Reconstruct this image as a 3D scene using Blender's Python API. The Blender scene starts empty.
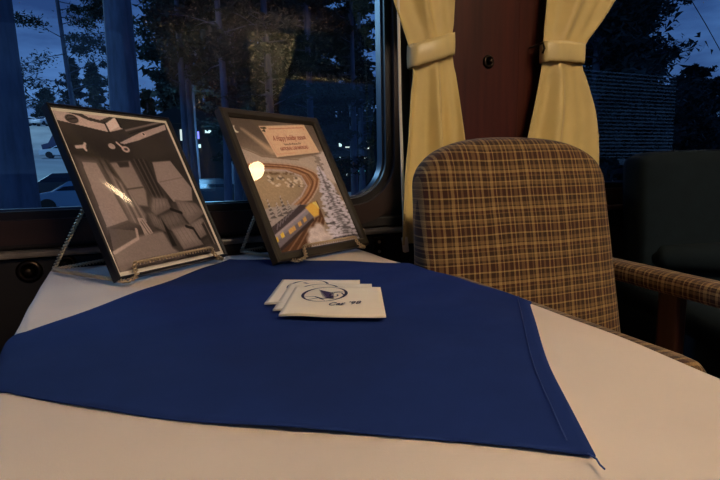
import bpy, bmesh, math, random
import numpy as np
from mathutils import Vector, Matrix
random.seed(7)
PI = math.pi
C = bpy.context.scene.collection
EYE = 0.891          # height of the camera above the carriage floor
TZ = 0.73            # height of the table top

# ------------------------------------------------------------------ helpers
def lin(c):
    return tuple((x/12.92 if x <= 0.04045 else ((x+0.055)/1.055)**2.4) for x in c)
def s8(r, g, b): return lin((r/255, g/255, b/255))

def mat(name, col, rough=0.6, metal=0.0, noise=0.0, scale=20.0, bump=0.0, bscale=200.0, spec=0.5, emit=None, estr=0.0, stretch=None, sheen=0.0):
    m = bpy.data.materials.new(name); m.use_nodes = True
    nt = m.node_tree; N = nt.nodes; b = N['Principled BSDF']
    b.inputs['Base Color'].default_value = (*col, 1); b.inputs['Roughness'].default_value = rough
    b.inputs['Metallic'].default_value = metal; b.inputs['Specular IOR Level'].default_value = spec
    if sheen: b.inputs['Sheen Weight'].default_value = sheen
    if emit: b.inputs['Emission Color'].default_value = (*emit, 1); b.inputs['Emission Strength'].default_value = estr
    if noise or bump:
        tc = N.new('ShaderNodeTexCoord'); mp = N.new('ShaderNodeMapping')
        nt.links.new(tc.outputs['Object'], mp.inputs['Vector'])
        if stretch: mp.inputs['Scale'].default_value = stretch
    if noise:
        n = N.new('ShaderNodeTexNoise'); n.inputs['Scale'].default_value = scale; n.inputs['Detail'].default_value = 6
        nt.links.new(mp.outputs[0], n.inputs['Vector'])
        r = N.new('ShaderNodeValToRGB')
        r.color_ramp.elements[0].position = .3; r.color_ramp.elements[1].position = .7
        r.color_ramp.elements[0].color = (*[max(0, c*(1-noise)) for c in col], 1)
        r.color_ramp.elements[1].color = (*[min(1, c*(1+noise)) for c in col], 1)
        nt.links.new(n.outputs['Fac'], r.inputs['Fac']); nt.links.new(r.outputs['Color'], b.inputs['Base Color'])
    if bump:
        n2 = N.new('ShaderNodeTexNoise'); n2.inputs['Scale'].default_value = bscale
        nt.links.new(mp.outputs[0], n2.inputs['Vector'])
        bp = N.new('ShaderNodeBump'); bp.inputs['Strength'].default_value = bump; bp.inputs['Distance'].default_value = 0.002
        nt.links.new(n2.outputs['Fac'], bp.inputs['Height']); nt.links.new(bp.outputs['Normal'], b.inputs['Normal'])
    return m

def glass_mat(name, ior=1.5, rough=0.0, tint=(1, 1, 1), boost=1.0, wave=0.0, wscale=20.0, stretch=(1, 1, 1)):
    m = bpy.data.materials.new(name); m.use_nodes = True
    nt = m.node_tree; N = nt.nodes; N.clear()
    o = N.new('ShaderNodeOutputMaterial'); mx = N.new('ShaderNodeMixShader'); t = N.new('ShaderNodeBsdfTransparent'); g = N.new('ShaderNodeBsdfGlossy')
    f = N.new('ShaderNodeFresnel'); f.inputs['IOR'].default_value = ior
    t.inputs['Color'].default_value = (*tint, 1); g.inputs['Roughness'].default_value = rough
    k = N.new('ShaderNodeMath'); k.operation = 'MULTIPLY'; k.inputs[1].default_value = boost; k.use_clamp = True
    L = nt.links.new
    L(f.outputs[0], k.inputs[0]); L(k.outputs[0], mx.inputs[0]); L(t.outputs[0], mx.inputs[1]); L(g.outputs[0], mx.inputs[2]); L(mx.outputs[0], o.inputs[0])
    if wave:
        tc = N.new('ShaderNodeTexCoord'); mp = N.new('ShaderNodeMapping'); n = N.new('ShaderNodeTexNoise'); bp = N.new('ShaderNodeBump')
        mp.inputs['Scale'].default_value = stretch; n.inputs['Scale'].default_value = wscale; n.inputs['Detail'].default_value = 0
        bp.inputs['Strength'].default_value = 1; bp.inputs['Distance'].default_value = wave
        L(tc.outputs['Object'], mp.inputs[0]); L(mp.outputs[0], n.inputs['Vector']); L(n.outputs['Fac'], bp.inputs['Height']); L(bp.outputs[0], g.inputs['Normal'])
    return m

def link(name, me, parent=None, loc=(0, 0, 0), rot=(0, 0, 0)):
    o = bpy.data.objects.new(name, me); C.objects.link(o)
    if parent is not None: o.parent = parent
    o.location = loc; o.rotation_euler = rot
    return o
def obj(name, bm, m, parent=None, smooth=False, loc=(0, 0, 0), rot=(0, 0, 0)):
    me = bpy.data.meshes.new(name); bmesh.ops.recalc_face_normals(bm, faces=bm.faces)
    bm.to_mesh(me); bm.free()
    for mm in (m if isinstance(m, (list, tuple)) else [m]): me.materials.append(mm)
    if smooth: me.polygons.foreach_set('use_smooth', [True]*len(me.polygons))
    o = link(name, me, parent, loc, rot)
    if smooth == 'auto':
        md = o.modifiers.new('Edge', 'EDGE_SPLIT'); md.split_angle = math.radians(40)
    return o
def raw(name, v, f, m, parent=None, smooth=False, uv=None, **k):
    me = bpy.data.meshes.new(name); me.from_pydata([tuple(p) for p in v], [], [tuple(x) for x in f])
    me.materials.append(m)
    if smooth: me.polygons.foreach_set('use_smooth', [True]*len(me.polygons))
    if uv is not None:
        l = me.uv_layers.new(name='UVMap'); li = np.empty(len(me.loops), dtype=np.int32); me.loops.foreach_get('vertex_index', li)
        l.data.foreach_set('uv', np.array(uv, dtype=np.float32)[li].ravel())
    return link(name, me, parent, **k)
def tag(o, label=None, cat=None, group=None, kind=None):
    if label: o['label'] = label
    if cat: o['category'] = cat
    if group: o['group'] = group
    if kind: o['kind'] = kind
    return o
def thing(name, label, cat, loc=(0, 0, 0), rz=0.0, group=None):
    o = link(name, None, None, loc, (0, 0, rz)); o.empty_display_size = 0.05
    return tag(o, label, cat, group)
def struct(name, bm, m, **k): return tag(obj(name, bm, m, **k), kind='structure')

def box(bm, x0, x1, y0, y1, z0, z1, r=0.0, seg=2, M=None):
    g = bmesh.ops.create_cube(bm, size=1); vs = g['verts']
    for v in vs: v.co = Vector(((x0+x1)/2+v.co.x*(x1-x0), (y0+y1)/2+v.co.y*(y1-y0), (z0+z1)/2+v.co.z*(z1-z0)))
    if r > 0:
        es = list({e for v in vs for e in v.link_edges})
        out = bmesh.ops.bevel(bm, geom=es, offset=r, segments=seg, affect='EDGES', profile=0.5)
        vs = list({v for f in out['faces'] for v in f.verts} | {v for v in vs if v.is_valid})
    if M is not None:
        bmesh.ops.transform(bm, matrix=M, verts=[v for v in vs if v.is_valid])
    return bm
def nb(*a, **k): return box(bmesh.new(), *a, **k)
def frames_along(P):
    n = len(P); T = [(P[min(i+1, n-1)]-P[max(i-1, 0)]).normalized() for i in range(n)]
    up = Vector((0, 0, 1)) if abs(T[0].z) < .9 else Vector((1, 0, 0))
    a = T[0].cross(up).normalized(); out = []
    for t in T:
        a = (a-t*a.dot(t)).normalized(); out.append((a, t.cross(a)))
    return out
def tube(bm, P, r, n=8, cap=True):
    P = [Vector(p) for p in P]; F = frames_along(P); rs = r if isinstance(r, (list, tuple)) else [r]*len(P)
    rings = [[bm.verts.new(p+(a*math.cos(2*PI*k/n)+b*math.sin(2*PI*k/n))*rr) for k in range(n)] for p, (a, b), rr in zip(P, F, rs)]
    for A, B in zip(rings, rings[1:]):
        for k in range(n): bm.faces.new((A[k], A[(k+1) % n], B[(k+1) % n], B[k]))
    if cap: bm.faces.new(rings[0][::-1]); bm.faces.new(rings[-1])
    return bm
def resample(P, step):
    P = [Vector(p) for p in P]; out = [P[0].copy()]; acc = 0
    for a, b in zip(P, P[1:]):
        L = (b-a).length; n = max(1, round(L/step))
        for k in range(1, n+1): out.append(a.lerp(b, k/n))
    return out
def round_path(P, r=0.008, n=4):
    P = [Vector(p) for p in P]; out = [P[0]]
    for a, b, c in zip(P, P[1:], P[2:]):
        d1 = min(r, (a-b).length*.45); d2 = min(r, (c-b).length*.45)
        p, q = b+(a-b).normalized()*d1, b+(c-b).normalized()*d2
        for k in range(n+1):
            t = k/n; out.append(p*(1-t)**2+b*2*t*(1-t)+q*t*t)
    return out+[P[-1]]
def twisted(bm, P, R=0.0026, r=0.0015, pitch=0.0132):
    P = resample(round_path(P), .0017); F = frames_along(P); s = 0
    A, B = [], []
    for i, p in enumerate(P):
        if i: s += (p-P[i-1]).length
        w = 2*PI*s/pitch; d = F[i][0]*math.cos(w)+F[i][1]*math.sin(w)
        A.append(p+d*R); B.append(p-d*R)
    tube(bm, A, r, 6); tube(bm, B, r, 6); return bm
def lathe(bm, prof, n=24, M=None):
    rings = []
    for (r, z) in prof:
        ring = [bm.verts.new((r*math.cos(2*PI*k/n), r*math.sin(2*PI*k/n), z)) for k in range(n)]; rings.append(ring)
    for A, B in zip(rings, rings[1:]):
        for k in range(n): bm.faces.new((A[k], A[(k+1) % n], B[(k+1) % n], B[k]))
    bm.faces.new(rings[0][::-1]); bm.faces.new(rings[-1])
    if M is not None: bmesh.ops.transform(bm, matrix=M, verts=[v for g in rings for v in g])
    return bm
def interp(tab, x):
    tab = sorted(tab); xs = [t[0] for t in tab]; ys = [t[1] for t in tab]
    return float(np.interp(x, xs, ys))
def smooth_interp(tab, x):
    return sum(interp(tab, x+d)*w for d, w in ((-.03, .15), (-.015, .2), (0, .3), (.015, .2), (.03, .15)))
def at_plane(x, z, Y):      # a point surveyed on the plane y = 1.07, moved to the plane y = Y
    return x*Y/1.07, EYE+(z-EYE)*Y/1.07
def text_mesh(name, s, size, m, parent, loc, rot=(0, 0, 0), shear=0.0, ext=0.0002, align='CENTER', sx=1.0, bold=0.0):
    cu = bpy.data.curves.new(name+'_tmp', 'FONT'); cu.body = s; cu.size = size; cu.shear = shear; cu.extrude = ext; cu.align_x = align; cu.align_y = 'CENTER'; cu.resolution_u = 3; cu.offset = bold
    t = bpy.data.objects.new(name+'_tmp', cu); C.objects.link(t); bpy.context.view_layer.update()
    me = bpy.data.meshes.new_from_object(t.evaluated_get(bpy.context.evaluated_depsgraph_get())); me.name = name
    bpy.data.objects.remove(t); bpy.data.curves.remove(cu); me.materials.clear(); me.materials.append(m)
    o = link(name, me, parent, loc, rot); o.scale.x = sx; return o

# ------------------------------------------------------------------ materials
M = {}
M['cloth'] = mat('white linen', s8(228, 213, 198), .85, noise=.035, scale=9, bump=.12, bscale=900, spec=.2, sheen=.1)
M['blue'] = mat('blue polyester', s8(32, 53, 112), .85, noise=.06, scale=30, bump=.15, bscale=1500, spec=.1)
M['hem'] = mat('blue stitching', s8(40, 62, 128), .7)
M['napkin'] = mat('paper napkin', s8(255, 240, 214), .9, noise=.02, scale=40, bump=.1, bscale=700, spec=.15)
M['ink'] = mat('navy ink', s8(26, 26, 62), .7)
M['ink2'] = mat('plum ink', s8(74, 60, 96), .7)
M['blackframe'] = mat('black frame', (.006, .006, .008), .42)
M['oliveframe'] = mat('dark matte frame', s8(52, 46, 36), .55, noise=.1, scale=60)
M['mount'] = mat('white mount', s8(252, 242, 228), .8)
M['backing'] = mat('brown backing', s8(40, 32, 26), .8)
M['brass'] = mat('antique twisted wire', s8(206, 184, 150), .35, .75)
M['curtain'] = mat('cream satin', s8(230, 203, 130), .55, noise=.05, scale=14, bump=.1, bscale=600, sheen=.2)
M['tie'] = mat('cream satin band', s8(236, 212, 146), .36, noise=.08, scale=18, bump=.5, bscale=45, stretch=(1, 1, .5))
M['dimcurtain'] = mat('cream curtain opposite', s8(160, 156, 134), .7, noise=.05, scale=14)
M['mahogany'] = mat('mahogany', s8(74, 32, 19), .38, noise=.4, scale=5, stretch=(9, 9, .55), spec=.5)
M['darkwood'] = mat('dark brown paint', s8(44, 26, 20), .45, noise=.15, scale=6, stretch=(1, 1, 6))
M['lowwall'] = mat('black brown panel', s8(18, 13, 11), .55, noise=.2, scale=8)
M['rubber'] = mat('window gasket', s8(24, 18, 18), .4)
M['ledge'] = mat('worn steel ledge', s8(128, 118, 108), .34, .25, noise=.3, scale=30)
M['alu'] = mat('aluminium bead', s8(84, 94, 106), .35, 1.0)
M['dkmetal'] = mat('dark bronze', s8(58, 48, 40), .35, 1.0)
M['cord'] = mat('white cord', s8(240, 230, 210), .7)
M['carpet'] = mat('dark carpet', s8(58, 34, 26), .95, noise=.5, scale=60)
M['ceil'] = mat('cream ceiling', s8(150, 130, 105), .7)
M['wood'] = mat('brown chair wood', s8(62, 32, 18), .4, noise=.3, scale=8, stretch=(8, 8, .6))
M['teal'] = mat('teal velour', s8(23, 34, 40), .9, noise=.12, scale=30, spec=.15)
M['lamp'] = mat('lamp glass', (1, .9, .7), .5, emit=(1, .72, .42), estr=38)
M['lampring'] = mat('lamp ring', s8(150, 120, 70), .3, 1.0)
M['blind'] = mat('blind slats', s8(120, 112, 100), .5)
M['glass'] = glass_mat('window glass', 1.5, tint=(.74, .9, 1), boost=1.25)
M['pglass'] = glass_mat('photo cover', 1.45, rough=.07)
M['pglass2'] = glass_mat('poster cover', 1.5, rough=.015)
M['bark'] = mat('bark', s8(84, 88, 104), .9, noise=.3, scale=3, stretch=(3, 3, .6))
M['needle'] = mat('dark needles', s8(44, 54, 46), .9, noise=.4, scale=.6)
M['leaf'] = mat('dark leaves', s8(40, 48, 46), .9, noise=.4, scale=.5)
M['ground'] = mat('pale lot', s8(170, 175, 172), .95, noise=.22, scale=.25)
M['carwhite'] = mat('white car paint', s8(220, 225, 230), .3)
M['carblue'] = mat('steel blue car paint', s8(96, 120, 150), .25)
M['cardark'] = mat('dark car paint', s8(30, 36, 48), .25)
M['carglass'] = mat('car glass', s8(20, 26, 36), .1)
M['tyre'] = mat('tyre', s8(14, 14, 15), .8)
M['headlamp'] = mat('head lamp lens', s8(220, 225, 230), .2)
M['whitelight'] = mat('white lights', (1, 1, 1), .5, emit=(.85, 1, .85), estr=1.2)
M['warmlight'] = mat('pale lights', (1, 1, 1), .5, emit=(1, .95, .7), estr=.9)
M['teallight'] = mat('green lights', (1, 1, 1), .5, emit=(.1, .8, .6), estr=1.0)
M['violetlight'] = mat('violet lights', (1, 1, 1), .5, emit=(.3, .2, 1), estr=1.4)
M['bluelight'] = mat('blue beacon', (.1, .2, 1), .5, emit=(.1, .22, 1), estr=4)
M['shed'] = mat('dark shed', s8(30, 34, 42), .9)
M['wire'] = mat('black wire', s8(8, 8, 10), .6)

def plaid_material():
    m = bpy.data.materials.new('brown plaid weave'); m.use_nodes = True
    nt = m.node_tree; N = nt.nodes; L = nt.links.new; b = N['Principled BSDF']
    b.inputs['Roughness'].default_value = .9; b.inputs['Specular IOR Level'].default_value = .15; b.inputs['Sheen Weight'].default_value = .15
    uv = N.new('ShaderNodeUVMap'); sp = N.new('ShaderNodeSeparateXYZ')
    wob = N.new('ShaderNodeTexNoise'); wob.inputs['Scale'].default_value = 9; L(uv.outputs[0], wob.inputs['Vector'])
    wsc = N.new('ShaderNodeVectorMath'); wsc.operation = 'MULTIPLY_ADD'; wsc.inputs[1].default_value = (.006, .006, 0)
    L(wob.outputs['Color'], wsc.inputs[0]); L(uv.outputs[0], wsc.inputs[2]); L(wsc.outputs[0], sp.inputs[0])
    tan, mid, dk, wine, pale = s8(182, 148, 96), s8(140, 110, 72), s8(70, 50, 36), s8(82, 48, 36), s8(190, 158, 104)
    def bands(sock, period, seq):
        k = N.new('ShaderNodeMath'); k.operation = 'DIVIDE'; k.inputs[1].default_value = period; L(sock, k.inputs[0])
        f = N.new('ShaderNodeMath'); f.operation = 'FRACT'; L(k.outputs[0], f.inputs[0])
        r = N.new('ShaderNodeValToRGB'); cr = r.color_ramp; cr.interpolation = 'CONSTANT'
        tot = sum(w for w, _ in seq); p = 0
        for i, (w, c) in enumerate(seq):
            e = cr.elements[0] if i == 0 else (cr.elements[1] if i == 1 else cr.elements.new(p/tot))
            e.position = p/tot; e.color = (*c, 1); p += w
        L(f.outputs[0], r.inputs['Fac']); return r.outputs['Color']
    V = bands(sp.outputs['X'], .078, [(6, dk), (3, tan), (5, wine), (2, pale), (4, dk), (6, mid), (3, wine), (4, tan), (7, dk), (2, mid), (3, dk), (5, tan), (4, wine), (1.5, pale), (5, dk), (4, mid)])
    H = bands(sp.outputs['Y'], .066, [(9, wine), (2, tan), (4, dk), (6, mid), (2, pale), (7, dk), (2, mid), (5, wine), (5, tan), (2, dk), (6, mid), (8, dk), (2.5, pale), (4, wine)])
    mx = N.new('ShaderNodeMix'); mx.data_type = 'RGBA'
    # over and under weave decides which thread is on top
    wv = N.new('ShaderNodeTexChecker'); wv.inputs['Scale'].default_value = 620; L(uv.outputs[0], wv.inputs['Vector'])
    mr = N.new('ShaderNodeMapRange'); mr.inputs[3].default_value = .38; mr.inputs[4].default_value = .62; L(wv.outputs['Fac'], mr.inputs[0])
    L(mr.outputs[0], mx.inputs['Factor']); L(V, mx.inputs[6]); L(H, mx.inputs[7])
    hv = N.new('ShaderNodeTexNoise'); hv.inputs['Scale'].default_value = 60; L(uv.outputs[0], hv.inputs['Vector'])
    mm = N.new('ShaderNodeMix'); mm.data_type = 'RGBA'; mm.blend_type = 'MULTIPLY'; mm.inputs['Factor'].default_value = .35
    L(mx.outputs[2], mm.inputs[6]); L(hv.outputs['Fac'], mm.inputs[7]); L(mm.outputs[2], b.inputs['Base Color'])
    bp = N.new('ShaderNodeBump'); bp.inputs['Strength'].default_value = .25; bp.inputs['Distance'].default_value = .001
    L(wv.outputs['Fac'], bp.inputs['Height']); L(bp.outputs[0], b.inputs['Normal'])
    return m
M['plaid'] = plaid_material()

def painted_material(name):
    m = bpy.data.materials.new(name); m.use_nodes = True
    nt = m.node_tree; b = nt.nodes['Principled BSDF']; a = nt.nodes.new('ShaderNodeAttribute'); a.attribute_name = 'ink'
    nt.links.new(a.outputs['Color'], b.inputs['Base Color']); b.inputs['Roughness'].default_value = .7; b.inputs['Specular IOR Level'].default_value = .2
    return m
M['print'] = painted_material('printed paper')

# ------------------------------------------------------------------ camera
yw, pt, ro = math.radians(21.37), math.radians(7.604), math.radians(1.202)
fw = Vector((math.sin(yw)*math.cos(pt), math.cos(yw)*math.cos(pt), -math.sin(pt)))
r0 = Vector((math.cos(yw), -math.sin(yw), 0)); u0 = r0.cross(fw)
cr_ = r0*math.cos(ro)-u0*math.sin(ro); cu_ = r0*math.sin(ro)+u0*math.cos(ro)
cam = bpy.data.cameras.new('camera'); cam.sensor_width = 36; cam.lens = 474.16*36/720; cam.clip_start = .02; cam.clip_end = 600
co = bpy.data.objects.new('camera', cam); C.objects.link(co)
mw = Matrix((cr_, cu_, -fw)).transposed().to_4x4(); mw.translation = (0, 0, EYE); co.matrix_world = mw
bpy.context.scene.camera = co
vs = bpy.context.scene.view_settings; vs.view_transform = 'Standard'; vs.look = 'None'; vs.exposure = 0; vs.gamma = 1

# ------------------------------------------------------------------ world: dusk sky with cloud
w = bpy.data.worlds.new('dusk'); bpy.context.scene.world = w; w.use_nodes = True
nt = w.node_tree; N = nt.nodes; L = nt.links.new; bg = N['Background']
tc = N.new('ShaderNodeTexCoord'); sx = N.new('ShaderNodeSeparateXYZ'); L(tc.outputs['Generated'], sx.inputs[0])
gr = N.new('ShaderNodeValToRGB'); L(sx.outputs['Z'], gr.inputs[0])
gr.color_ramp.elements[0].position = 0; gr.color_ramp.elements[0].color = (.085, .18, .40, 1)
gr.color_ramp.elements[1].position = .5; gr.color_ramp.elements[1].color = (.034, .105, .33, 1)
mp = N.new('ShaderNodeMapping'); mp.inputs['Scale'].default_value = (1.6, 1.6, 6.5); L(tc.outputs['Generated'], mp.inputs[0])
nz = N.new('ShaderNodeTexNoise'); nz.inputs['Scale'].default_value = 2.2; nz.inputs['Detail'].default_value = 7; nz.inputs['Roughness'].default_value = .55; L(mp.outputs[0], nz.inputs['Vector'])
cl = N.new('ShaderNodeValToRGB'); L(nz.outputs['Fac'], cl.inputs[0])
cl.color_ramp.elements[0].position = .38; cl.color_ramp.elements[0].color = (.5, .48, .55, 1)
cl.color_ramp.elements[1].position = .68; cl.color_ramp.elements[1].color = (1.7, 1.6, 1.45, 1)
ml = N.new('ShaderNodeMix'); ml.data_type = 'RGBA'; ml.blend_type = 'MULTIPLY'; ml.inputs['Factor'].default_value = 1
L(gr.outputs[0], ml.inputs[6]); L(cl.outputs[0], ml.inputs[7]); L(ml.outputs[2], bg.inputs['Color']); bg.inputs['Strength'].default_value = 1.0

# ------------------------------------------------------------------ carriage shell
WY = 1.09                     # inner face of the window wall
OY = -1.75                    # inner face of the opposite wall
XL0, XR0 = -3.2, 7.2
CEIL = 2.32
def rrect(x0, x1, z0, z1, r, n=10):
    out = []
    for cx, cz, a0 in ((x1-r, z1-r, 0), (x0+r, z1-r, 90), (x0+r, z0+r, 180), (x1-r, z0+r, 270)):
        for k in range(n+1):
            a = math.radians(a0+90*k/n); out.append((cx+r*math.cos(a), cz+r*math.sin(a)))
    return out
def wall_with_holes(outer, holes, y, th):
    bm = bmesh.new(); es = []
    for loop in [outer]+holes:
        vv = [bm.verts.new((x, y, z)) for x, z in loop]
        es += [bm.edges.new((vv[i], vv[(i+1) % len(vv)])) for i in range(len(vv))]
    bmesh.ops.triangle_fill(bm, use_beauty=True, use_dissolve=False, edges=es)
    ex = bmesh.ops.extrude_face_region(bm, geom=bm.faces[:])
    for v in [g for g in ex['geom'] if isinstance(g, bmesh.types.BMVert)]: v.co.y += th
    return bm
gx1, gz0 = at_plane(.482, .846, 1.12)
WIN1 = (-1.15, gx1+.016, gz0-.024, 1.72, .115)
WIN2 = (1.09, 2.95, .838, 1.74, .05)
WIN3 = (4.05, 5.7, .838, 1.74, .10)
struct('wall_back', wall_with_holes([(XL0, 0), (XR0, 0), (XR0, CEIL), (XL0, CEIL)], [rrect(*WIN1), rrect(*WIN2), rrect(*WIN3)], WY, .09), M['darkwood'])
OW1, OW2 = (.86, 2.45, .95, 2.0, .08), (3.9, 5.75, .95, 2.02, .08)
OW0 = (-2.2, -.25, .95, 2.0, .08)
struct('wall_front', wall_with_holes([(XL0, 0), (XR0, 0), (XR0, CEIL), (XL0, CEIL)], [rrect(*OW0), rrect(*OW1), rrect(*OW2)], OY-.09, .09), M['darkwood'])
struct('wall_left', nb(XL0-.08, XL0, OY-.09, WY+.09, 0, CEIL), M['mahogany'])
struct('wall_right', nb(XR0, XR0+.08, OY-.09, WY+.09, 0, CEIL), M['mahogany'])
struct('floor', nb(XL0-.08, XR0+.08, OY-.09, WY+.09, -.08, 0), M['carpet'])
struct('ceiling', nb(XL0-.08, XR0+.08, OY-.09, WY+.09, CEIL, CEIL+.08), M['ceil'])

def ring(bm, a, b, y0, y1):
    n = len(a)
    P = [[bm.verts.new((x, y, z)) for x, z in l] for l, y in ((a, y0), (b, y0), (b, y1), (a, y1))]
    for k in range(4):
        A, B = P[k], P[(k+1) % 4]
        for i in range(n): bm.faces.new((A[i], A[(i+1) % n], B[(i+1) % n], B[i]))
    return bm
def grow(R, d): return rrect(R[0]-d, R[1]+d, R[2]-d, R[3]+d, R[4]+d)
def window(name, R):
    # frame moulding on the wall, a gasket in the opening, a bright bead and the pane
    root = link(name, None); tag(root, kind='structure')
    obj('window_frame', ring(bmesh.new(), grow(R, .045), grow(R, -.002), WY-.014, WY+.012), M['darkwood'], root, smooth='auto')
    obj('gasket', ring(bmesh.new(), grow(R, .0), grow(R, -.018), WY+.004, WY+.045), M['rubber'], root, smooth='auto')
    obj('bead', ring(bmesh.new(), grow(R, -.014), grow(R, -.022), WY+.02, WY+.05), M['alu'], root, smooth='auto')
    bm = bmesh.new(); vv = [bm.verts.new((x, WY+.04, z)) for x, z in grow(R, -.012)]; bm.faces.new(vv)
    obj('pane', bm, M['glass'], root)
    return root
window('window_1', WIN1); window('window_2', WIN2); window('window_3', WIN3)

# mahogany panel between the two windows: two boards, the right one set back a little
def wx(x): return x*WY/1.07
pan = link('trim_1', None); tag(pan, kind='structure')
obj('board', nb(.56, wx(.872), WY-.018, WY-.001, .80, 2.30, r=.003), M['mahogany'], pan)
obj('board', nb(wx(.874), 1.05, WY-.010, WY-.001, .80, 2.30, r=.003), M['mahogany'], pan)
# steel ledge and the wainscot under it
bm = bmesh.new(); box(bm, XL0, .56, WY-.045, WY-.001, .752, .764, r=.004)
struct('trim_2', bm, M['ledge'])
struct('trim_3', nb(XL0, .60, WY-.03, WY-.001, .02, .750, r=.003), M['lowwall'])
struct('trim_4', nb(XL0, 1.2, WY-.012, WY-.001, .766, .792, r=.004), M['lowwall'])
struct('trim_5', nb(1.10, XR0, WY-.03, WY-.001, .772, .790, r=.005), M['darkwood'])
struct('trim_6', nb(1.10, XR0, WY-.02, WY-.001, .02, .765, r=.003), M['lowwall'])

# round fittings on the wall
def fitting(name, label, cat, x, y, z, r):
    t = thing(name, label, cat, (x, y, z)); R = Matrix.Rotation(PI/2, 4, 'X')
    obj('flange', lathe(bmesh.new(), [(r, 0), (r, .003), (r*.85, .006), (r*.6, .007), (r*.58, .004)], 24, R), M['dkmetal'], t, True)
    obj('boss', lathe(bmesh.new(), [(r*.42, .003), (r*.44, .010), (r*.36, .016), (r*.2, .018)], 20, R), M['dkmetal'], t, True)
kx, kz = at_plane(.787, 1.18, WY-.018)
fitting('panel_knob', 'small round bronze knob on the mahogany panel between the curtains', 'knob', kx, WY-.018, kz, .017)
kx, kz = at_plane(-.266, .724, WY-.03)
fitting('wall_valve', 'round dark valve boss on the black wall left of the table', 'valve', kx, WY-.03, kz, .022)
kx, kz = at_plane(-.203, .742, WY-.03)
fitting('wall_valve', 'round dark valve boss half hidden behind the left easel\'s rear leg', 'valve', kx, WY-.03, kz-.008, .017)
t = thing('hinge_plate', 'dark bronze hinge plate with two screws under the ledge by the right frame', 'hinge', (.463, WY-.031, .722))
pl_ = obj('plate', nb(-.017, .017, -.004, 0, -.026, .022, r=.003), M['dkmetal'], t)
for z in (-.014, .010):
    obj('screw', lathe(bmesh.new(), [(.004, .004), (.004, .006), (.0025, .007)], 12, Matrix.Translation((0, 0, z)) @ Matrix.Rotation(PI/2, 4, 'X')), M['brass'], pl_, True)

# shade cord with pendant
t = thing('shade_cord', 'thin white shade cord with cream tassel hanging beside the left curtain', 'cord', (.507, WY-.062, .752))
for d in (0, .0035):
    bm = bmesh.new(); tube(bm, [(.010+d, 0, -.01), (.007+d*1.2, 0, .1), (.002+d, 0, .3), (-.001+d, 0, .55), (-.001+d, 0, 1.2)], .0019, 6)
    obj('cord', bm, M['cord'], t, True)
obj('tassel', nb(.004, .018, -.006, .006, -.048, -.010, r=.003, M=Matrix.Rotation(-.1, 4, 'Y')), M['cord'], t, True)

# ------------------------------------------------------------------ curtains
def curtain(name, label, Lt, Rt, ties, z0, z1, folds, phase, Y, side, group):
    root = thing(name, label, 'curtain', ((Lt[0][1]+Rt[0][1])/2, Y, z0), group=group)
    ox, oy, oz = root.location
    nz_, ns = 90, 72; v = []; f = []
    zt = (ties[0][0]+ties[1][0])/2
    for i in range(nz_+1):
        z = z0+(z1-z0)*i/nz_; l, r = smooth_interp(Lt, z), smooth_interp(Rt, z)
        d = abs(z-zt); amp = .006+.020*min(1, d/.22)
        if d < .05: amp *= .6
        for j in range(ns+1):
            s = j/ns
            # folds gather at the band: their phase drifts with height so that they fan out
            sh = .13*math.sin(s*PI)*max(-1, min(1, (z-zt)/.25))*side
            q = s+sh*.35
            y = -amp*(.55*math.cos(2*PI*folds*q+phase)+.30*math.cos(2*PI*folds*1.9*q+phase*2.3)+.25*math.sin(2*PI*folds*.55*q+1+phase))
            y += .012*math.sin(PI*s)*-1
            v.append((l+(r-l)*s-ox, Y+y-oy, z-oz))
    W_ = ns+1
    for i in range(nz_):
        for j in range(ns): f.append((i*W_+j, i*W_+j+1, (i+1)*W_+j+1, (i+1)*W_+j))
    o = raw('drape', v, f, M['curtain'], root, True); sd = o.modifiers.new('thick', 'SOLIDIFY'); sd.thickness = .002
    # hems at the inner edge: a line of stitching
    s_in = .965 if side > 0 else .05
    # band
    (zl0, xl), (zr0, xr) = ties; h = .052
    bm = bmesh.new(); n = 28; rings = []
    for k in range(n):
        a = 2*PI*k/n; ca, sa = math.cos(a), math.sin(a)
        ex = (xl+xr)/2-(xr-xl)/2*1.01*(1 if ca > 0 else -1)*abs(ca)**.6
        ey = -(.026*abs(sa)**.7)*(1 if sa > 0 else -1)
        tt = (ex-xl)/(xr-xl); zc = zl0+(zr0-zl0)*tt
        rip = .0018*math.sin(ex*260)+.0013*math.sin(ex*121)
        col = []
        for j in range(7):
            u = j/6-.5
            col.append(bm.verts.new((ex-ox, Y+ey*(1-.12*(2*u)**2)+rip*(1-abs(u))-oy, zc+u*h-oz+rip*.6)))
        rings.append(col)
    for k in range(n):
        A, B = rings[k], rings[(k+1) % n]
        for j in range(6): bm.faces.new((A[j], B[j], B[j+1], A[j+1]))
    b = obj('tieback', bm, M['tie'], root, True); sd = b.modifiers.new('thick', 'SOLIDIFY'); sd.thickness = .002
    # little hook holding the band
    hx = xr+.004 if side > 0 else xl-.006
    bm = bmesh.new(); tube(bm, [(hx-ox, Y+.04-oy, zl0-oz+.02), (hx-ox, Y-.01-oy, zl0-oz+.02), (hx-ox, Y-.016-oy, zl0-oz+.005), (hx-ox, Y-.01-oy, zl0-oz-.006)], .0028, 8)
    if side < 0: obj('hook', bm, M['dkmetal'], b, True)
    return root
def tab(T, Y): return [(at_plane(0, z, Y)[1], at_plane(x, z, Y)[0]) for z, x in T]
CY_ = 1.035
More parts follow.
